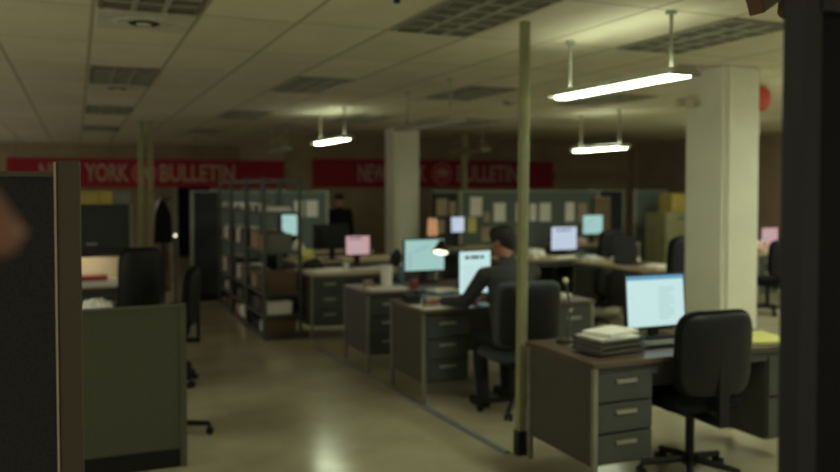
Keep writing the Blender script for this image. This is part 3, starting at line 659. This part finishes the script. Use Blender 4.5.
# ------------------------------------------------------------- steel shelving
LV = [0.05, 0.28, 0.53, 1.0, 1.45, 1.80]
units = [(9.05, 'nearest'), (10.10, 'middle'), (11.15, 'farthest')]
lvn = ['bottom', 'second', 'third', 'fourth', 'fifth', 'top']
for (y0, un) in units:
    t = thing('shelving_unit', '%s section of the grey steel shelving along the aisle' % un, 'shelves', (2.14, y0+0.5, 0))
    for sx in (-0.205, 0.205):
        for sy in (-0.49, 0.49):
            obj('upright', B(sx-0.018, sx+0.018, sy-0.018, sy+0.018, 0, 1.84), 'steel_shelf', t)
    for z in LV: 
        s_ = bmesh.new(); box(s_, -0.2, 0.2, -0.49, 0.49, z-0.006, z); box(s_, -0.21, -0.195, -0.49, 0.49, z-0.035, z); box(s_, 0.195, 0.21, -0.49, 0.49, z-0.035, z); box(s_, -0.2, 0.2, -0.50, -0.485, z-0.035, z)
        if z == 1.80:
            s_.free(); s_ = bmesh.new(); box(s_, -0.21, -0.195, -0.49, 0.49, z-0.02, z+0.02); box(s_, 0.195, 0.21, -0.49, 0.49, z-0.02, z+0.02); box(s_, -0.2, 0.2, -0.50, -0.485, z-0.02, z+0.02); box(s_, -0.2, 0.2, 0.485, 0.50, z-0.02, z+0.02)
            obj('top_frame', s_, 'steel_shelf', t)
        else: obj('shelf', s_, 'steel_shelf', t)
    for k in range(5):
        yy = y0+0.04; i = 0
        hmax = [0.17, 0.19, 0.24, 0.22, 0.14][k]
        while yy < y0+0.92:
            wd = random.choice([0.10, 0.14, 0.20, 0.26]); 
            if yy+wd > y0+0.96: break
            h = hmax*random.uniform(0.55, 1.0); dp = random.uniform(0.24, 0.34)
            m, cn = random.choice([('brown_box', 'brown'), ('black_box', 'black'), ('grey_box', 'grey'), ('tan_paper', 'tan'), ('white_paper', 'white')] if k != 4 else [('white_paper', 'white'), ('tan_paper', 'tan'), ('black_box', 'black')])
            if un == 'nearest' and i == 0 and k in (0, 2): m, cn, wd, h, dp = 'brown_box', 'brown', 0.26, hmax, 0.35
            if k == 4: h *= 0.45
            o = obj('document_box', B(-dp/2, dp/2, 0, wd-0.01, 0, h), m, loc=(2.14-(0.36-dp)/2, yy, LV[k]+0.001), bevel=0.003)
            og = ['first', 'second', 'third', 'fourth', 'fifth', 'sixth', 'seventh', 'eighth'][i]
            tag(o, '%s box, %s on the %s shelf of the %s shelving section' % (cn, og, lvn[k], un), 'box', 'boxes and files on the steel shelving')
            yy += wd+random.choice([0.0, 0.01, 0.05]); i += 1

# ------------------------------------------------------------- alarm bell, emergency light, hanging fixture
bl = thing('alarm_bell', 'round red alarm bell hanging from the ceiling just behind the thick column', 'bell', (6.45, 6.3, 2.635))
obj('back_plate', R((0.0, 0.03, 0), (0, 0, 0), 0.07, 0.07, 24), 'black_plastic', bl)
g = ball(bmesh.new(), (0, 0, 0), 0.13, seg=32)
bmesh.ops.bisect_plane(g, geom=g.verts[:]+g.edges[:]+g.faces[:], plane_co=(0, 0, 0), plane_no=(0, -1, 0), clear_inner=True)
bmesh.ops.transform(g, matrix=Matrix.Diagonal((1, 0.5, 1, 1)), verts=g.verts)
obj('gong', g, 'bell_red', bl, smooth=True)
obj('stem', R((0, 0.03, 0), (0, 0.03, CH-2.635), 0.012), 'black_plastic', bl)
em = thing('emergency_light', 'small beige twin emergency light on the left face of the thick column', 'lamp', (5.14, 5.8, 2.50))
obj('housing', B(-0.05, 0, -0.06, 0.06, -0.05, 0.05), 'cream', em, bevel=0.006)
for s in (-1, 1): obj('lamp_head', R((-0.03, s*0.05, 0.0), (-0.12, s*0.08, -0.02+s*0.01), 0.028, 0.042), 'cream', em)
hx = thing('hanging_bracket', 'brown angular hanging fixture with rounded knob at the top by the door frame', 'fixture', (1.938, 1.9, 2.250))
obj('wedge', prism(bmesh.new(), [(-0.045, 0.09), (-0.012, 0.0), (0.08, 0.06), (0.09, 0.12), (-0.03, 0.14)], -0.03, 0.03), 'brown_fixture', hx, bevel=0.004)
obj('knob', ball(rod(bmesh.new(), (0.105, 0, 0.02), (0.105, 0, 0.10), 0.022), (0.105, 0, 0.022), 0.024), 'brown_fixture', hx, smooth=True)
obj('stem', R((0.03, 0, 0.12), (0.03, 0, CH-2.250), 0.012), 'brown_fixture', hx)

# ------------------------------------------------------------- people
def hull(bm, p0, r0, p1, r1, s0=(1, 1, 1), s1=(1, 1, 1)):
    t = bmesh.new(); ball(t, p0, r0, s0, 14); ball(t, p1, r1, s1, 14)
    bmesh.ops.convex_hull(t, input=t.verts[:])
    for v in [v for v in t.verts if not v.link_faces]: t.verts.remove(v)
    me = bpy.data.meshes.new('h'); t.to_mesh(me); t.free(); bm.from_mesh(me); bpy.data.meshes.remove(me)
def fuse(name, bm, m, parent, vox=0.007, it=4, label=None):
    o = obj(name, bm, m, parent)
    r = o.modifiers.new('r', 'REMESH'); r.mode = 'VOXEL'; r.voxel_size = vox
    s = o.modifiers.new('s', 'SMOOTH'); s.iterations = it; s.factor = 0.6
    bpy.context.view_layer.update()
    me = bpy.data.meshes.new_from_object(o.evaluated_get(bpy.context.evaluated_depsgraph_get()))
    o.modifiers.clear(); old = o.data; o.data = me; bpy.data.meshes.remove(old)
    for p in me.polygons: p.use_smooth = True
    if label: o['label'] = label
    return o
def xf(c, rz, tilt=0.0, roll=0.0):
    return Matrix.Translation(c) @ Matrix.Rotation(rz, 4, 'Z') @ Matrix.Rotation(tilt, 4, 'X') @ Matrix.Rotation(roll, 4, 'Y')
def head_parts(bm, mx):       # local: face toward +y, centre of the skull at origin, scale in metres
    P = lambda x, y, z: tuple(mx @ Vector((x, y, z)))
    hull(bm, P(0, -0.015, 0.03), 0.083, P(0, 0.012, 0.0), 0.078)
    hull(bm, P(0, 0.02, -0.02), 0.068, P(0, 0.055, -0.085), 0.030)
    hull(bm, P(0.035, 0.03, -0.04), 0.035, P(-0.035, 0.03, -0.04), 0.035)
    hull(bm, P(0, 0.088, 0.018), 0.010, P(0, 0.112, -0.022), 0.013)       # nose
    hull(bm, P(0.012, 0.100, -0.028), 0.009, P(-0.012, 0.100, -0.028), 0.009)
    hull(bm, P(-0.018, 0.085, -0.055), 0.009, P(0.018, 0.085, -0.055), 0.009)  # lips
    hull(bm, P(-0.04, 0.078, 0.03), 0.010, P(0.04, 0.078, 0.03), 0.010)      # brow
    for s in (-1, 1):
        hull(bm, P(s*0.078, -0.005, 0.012), 0.014, P(s*0.080, -0.002, -0.025), 0.010)  # ears
def eyes(parent, mx):
    for s in (-1, 1):
        obj('eye', ball(bmesh.new(), tuple(mx @ Vector((s*0.030, 0.077, 0.008))), 0.012), 'white_paper', parent, smooth=True)
        obj('eyebrow', rod(bmesh.new(), tuple(mx @ Vector((s*0.016, 0.092, 0.032))), tuple(mx @ Vector((s*0.046, 0.082, 0.034))), 0.005), 'hair', parent)
def hair_parts(bm, mx, front=0.35):
    P = lambda x, y, z: tuple(mx @ Vector((x, y, z)))
    hull(bm, P(0, -0.030, 0.050), 0.092, P(0, 0.018, 0.058), 0.082); hull(bm, P(-0.03, 0.03, 0.085), 0.055, P(0.03, 0.02, 0.085), 0.055)
    hull(bm, P(0, -0.04, 0.03), 0.078, P(0, -0.045, -0.03), 0.058)
    for s in (-1, 1): hull(bm, P(s*0.05, -0.02, 0.03), 0.040, P(s*0.062, -0.022, -0.005), 0.022)
def hand_parts(bm, wrist, dirv, up, side=1, curl=0.4):
    d_ = Vector(dirv).normalized(); u_ = Vector(up).normalized(); s_ = d_.cross(u_).normalized(); u_ = s_.cross(d_)
    W = Vector(wrist)
    hull(bm, W, 0.026, W+d_*0.05, 0.026); 
    for k, (o_, ln) in enumerate(((-0.030, 0.070), (-0.010, 0.080), (0.010, 0.074), (0.029, 0.058))):
        k0 = W+d_*0.055+s_*o_*0.7; k1 = W+d_*0.095+s_*o_; hull(bm, k0, 0.014, k1, 0.0105)
        a = k1+(d_*math.cos(curl)-u_*math.sin(curl))*ln*0.45; b = a+(d_*math.cos(curl*2.2)-u_*math.sin(curl*2.2))*ln*0.55
        hull(bm, k1, 0.0100, a, 0.009); hull(bm, a, 0.009, b, 0.0075)
    t0 = W+d_*0.02-s_*0.022*side; t1 = t0+d_*0.035-s_*0.025*side-u_*0.012; t2 = t1+d_*0.03-u_*0.006
    hull(bm, t0, 0.014, t1, 0.0115); hull(bm, t1, 0.0115, t2, 0.009)

# seated man writing
man = thing('person', 'dark-haired man in a dark sweater sitting at a desk, writing', 'person', (3.08, 5.45, 0))
O = Vector((3.08, 5.45, 0))
def W(x, y, z): return (x-O.x, y-O.y, z)
hm = xf(W(3.115, 5.66, 1.285), 0.55, -0.30)
LS0, RS0 = W(2.92, 5.56, 1.04), W(3.28, 5.51, 1.04)
b = bmesh.new(); head_parts(b, hm)
hull(b, W(3.12, 5.63, 1.22), 0.056, W(3.10, 5.53, 1.08), 0.062)
hull(b, W(3.10, 5.51, 0.99), 0.085, W(3.08, 5.42, 0.60), 0.105, (1.5, 1, 1), (1.3, 1, 1))
hull(b, LS0, 0.045, RS0, 0.045)
hull(b, W(3.08, 5.42, 0.60), 0.11, W(3.08, 5.40, 0.56), 0.11, (1.3, 1, 1), (1.4, 1, .8))
LS, LE, LW_ = W(2.90, 5.57, 1.04), W(2.83, 5.76, 0.815), W(2.70, 5.99, 0.80)
RS, RE, RW = W(3.30, 5.52, 1.05), W(3.34, 5.72, 0.81), W(3.12, 5.95, 0.80)
hull(b, LS, 0.05, LE, 0.038); hull(b, LE, 0.036, LW_, 0.026); hull(b, RS, 0.05, RE, 0.038); hull(b, RE, 0.036, RW, 0.026)
hand_parts(b, LW_, (-0.75, 0.4, -0.12), (0, 0, 1), side=-1, curl=0.55)
hand_parts(b, RW, (-0.35, 0.8, -0.12), (0, 0, 1), side=1, curl=0.35)
hips = {-1: W(2.99, 5.42, 0.54), 1: W(3.18, 5.42, 0.54)}; knees = {-1: W(2.98, 5.82, 0.535), 1: W(3.24, 5.86, 0.535)}; ank = {-1: W(2.93, 5.64, 0.09), 1: W(3.26, 5.85, 0.09)}
for s in (-1, 1):
    hull(b, hips[s], 0.07, knees[s], 0.05); hull(b, knees[s], 0.048, ank[s], 0.032)
    a = Vector(ank[s]); hull(b, a, 0.03, tuple(a+Vector((-0.02, 0.09, -0.055))), 0.020)
body = fuse('body', b, 'skin', man)
b = bmesh.new()
hull(b, W(3.118, 5.60, 1.165), 0.064, W(3.10, 5.54, 1.06), 0.090)
hull(b, W(2.93, 5.555, 1.05), 0.066, W(3.27, 5.51, 1.045), 0.066)
hull(b, W(3.10, 5.51, 1.02), 0.128, W(3.08, 5.43, 0.62), 0.130, (1.6, 1, .9), (1.4, 1, 1))
hull(b, W(3.08, 5.42, 0.60), 0.12, W(3.08, 5.41, 0.56), 0.12, (1.35, 1, 1), (1.38, 1, .8))
hull(b, LS, 0.068, LE, 0.052); hull(b, LE, 0.050, tuple(Vector(LW_)*0.82+Vector(LE)*0.18), 0.036)
hull(b, RS, 0.068, RE, 0.052); hull(b, RE, 0.050, tuple(Vector(RW)*0.93+Vector(RE)*0.07), 0.036)
hull(b, W(3.11, 5.55, 1.10), 0.088, W(3.10, 5.50, 0.98), 0.125, (1.3, 1, .8), (1.5, 1, 1))
fuse('sweater', b, 'sweater', man)
b = bmesh.new(); hull(b, hips[-1], 0.09, hips[1], 0.09)
for s in (-1, 1): hull(b, hips[s], 0.088, knees[s], 0.066); hull(b, knees[s], 0.065, (ank[s][0], ank[s][1], ank[s][2]-0.015), 0.054)
fuse('trousers', b, 'trousers', man)
for s in (-1, 1):
    b = bmesh.new(); a = Vector(ank[s])
    hull(b, tuple(a+Vector((0.005, -0.03, -0.045))), 0.040, tuple(a+Vector((-0.03, 0.13, -0.058))), 0.032, (1, 1, 1), (1.1, 1, 1))
    box(b, a.x-0.055, a.x+0.03, a.y-0.05, a.y+0.14, 0.001, 0.016)
    fuse('shoe', b, 'shoe', man, 0.006)
b = bmesh.new(); hair_parts(b, hm); fuse('hair', b, 'hair', man)
eyes(body, hm)
pn = obj('pen', R((0, 0, 0), (-0.03, -0.05, 0.13), 0.004, 0.005, 8), 'blue_plastic', loc=(2.585, 6.085, 0.765)); tag(pn, 'blue pen in the writing man’s left hand', 'pen')

# simple standing figure builder (posed through parameters)
def stander(loc, rz, label, hgt=1.75, top='black_fabric', legs='trousers', skin='skin'):
    t = thing('person', label, 'person', loc, rz); k = hgt/1.75
    S = lambda x, y, z: (x*k, y*k, z*k)
    hm = Matrix.Translation(S(0, 0.01, 1.635)) @ Matrix.Diagonal((k, k, k, 1))
    b = bmesh.new(); head_parts(b, hm)
    hull(b, S(0, -0.01, 1.56), 0.055, S(0, -0.02, 1.44), 0.062)
    hull(b, S(0, -0.01, 1.38), 0.10, S(0, 0, 1.0), 0.10, (1.6, .9, 1), (1.35, .9, 1))
    for s in (-1, 1):
        sh, el, wr = S(s*0.185, -0.01, 1.42), S(s*0.24, -0.02, 1.13), S(s*0.25, 0.05, 0.89)
        hull(b, sh, 0.046, el, 0.036); hull(b, el, 0.034, wr, 0.024); hand_parts(b, wr, (0, 0.1, -1), (-s, 0, 0), side=-s, curl=0.3)
        hull(b, S(s*0.09, 0, 0.93), 0.075, S(s*0.10, 0.02, 0.50), 0.050); hull(b, S(s*0.10, 0.02, 0.5), 0.048, S(s*0.11, -0.01, 0.09), 0.034)
        hull(b, S(s*0.11, -0.01, 0.06), 0.034, S(s*0.12, 0.12, 0.035), 0.028)
    body = fuse('body', b, skin, t)
    b = bmesh.new()
    hull(b, S(0, -0.015, 1.47), 0.068, S(0, -0.01, 1.40), 0.09)
    hull(b, S(-0.17, -0.01, 1.415), 0.06, S(0.17, -0.01, 1.415), 0.06)
    hull(b, S(0, -0.01, 1.36), 0.118, S(0, 0, 0.97), 0.12, (1.6, .95, 1), (1.45, .95, 1))
    for s in (-1, 1):
        hull(b, S(s*0.185, -0.01, 1.42), 0.062, S(s*0.24, -0.02, 1.13), 0.050); hull(b, S(s*0.24, -0.02, 1.13), 0.050, S(s*0.25, 0.045, 0.91), 0.038)
    fuse('jacket', b, top, t)
    b = bmesh.new(); hull(b, S(-0.08, 0, 0.94), 0.10, S(0.08, 0, 0.94), 0.10)
    for s in (-1, 1): hull(b, S(s*0.09, 0, 0.93), 0.092, S(s*0.10, 0.02, 0.50), 0.068); hull(b, S(s*0.10, 0.02, 0.5), 0.066, S(s*0.11, -0.01, 0.09), 0.055)
    fuse('trousers', b, legs, t)
    for s in (-1, 1):
        b = bmesh.new(); hull(b, S(s*0.11, -0.03, 0.045), 0.042, S(s*0.12, 0.14, 0.034), 0.033); fuse('shoe', b, 'shoe', t, 0.008)
    b = bmesh.new(); hair_parts(b, hm); fuse('hair', b, 'hair', t)
    eyes(body, hm)
    return t
stander((4.22, 13.6, 0), PI-0.3, 'person in dark clothes standing far back against the brown wall', hgt=1.60)
stander((-0.168, 0.55, 0.0), -PI/2, 'blurred person close to the camera at the left edge, only nose showing', hgt=1.835)
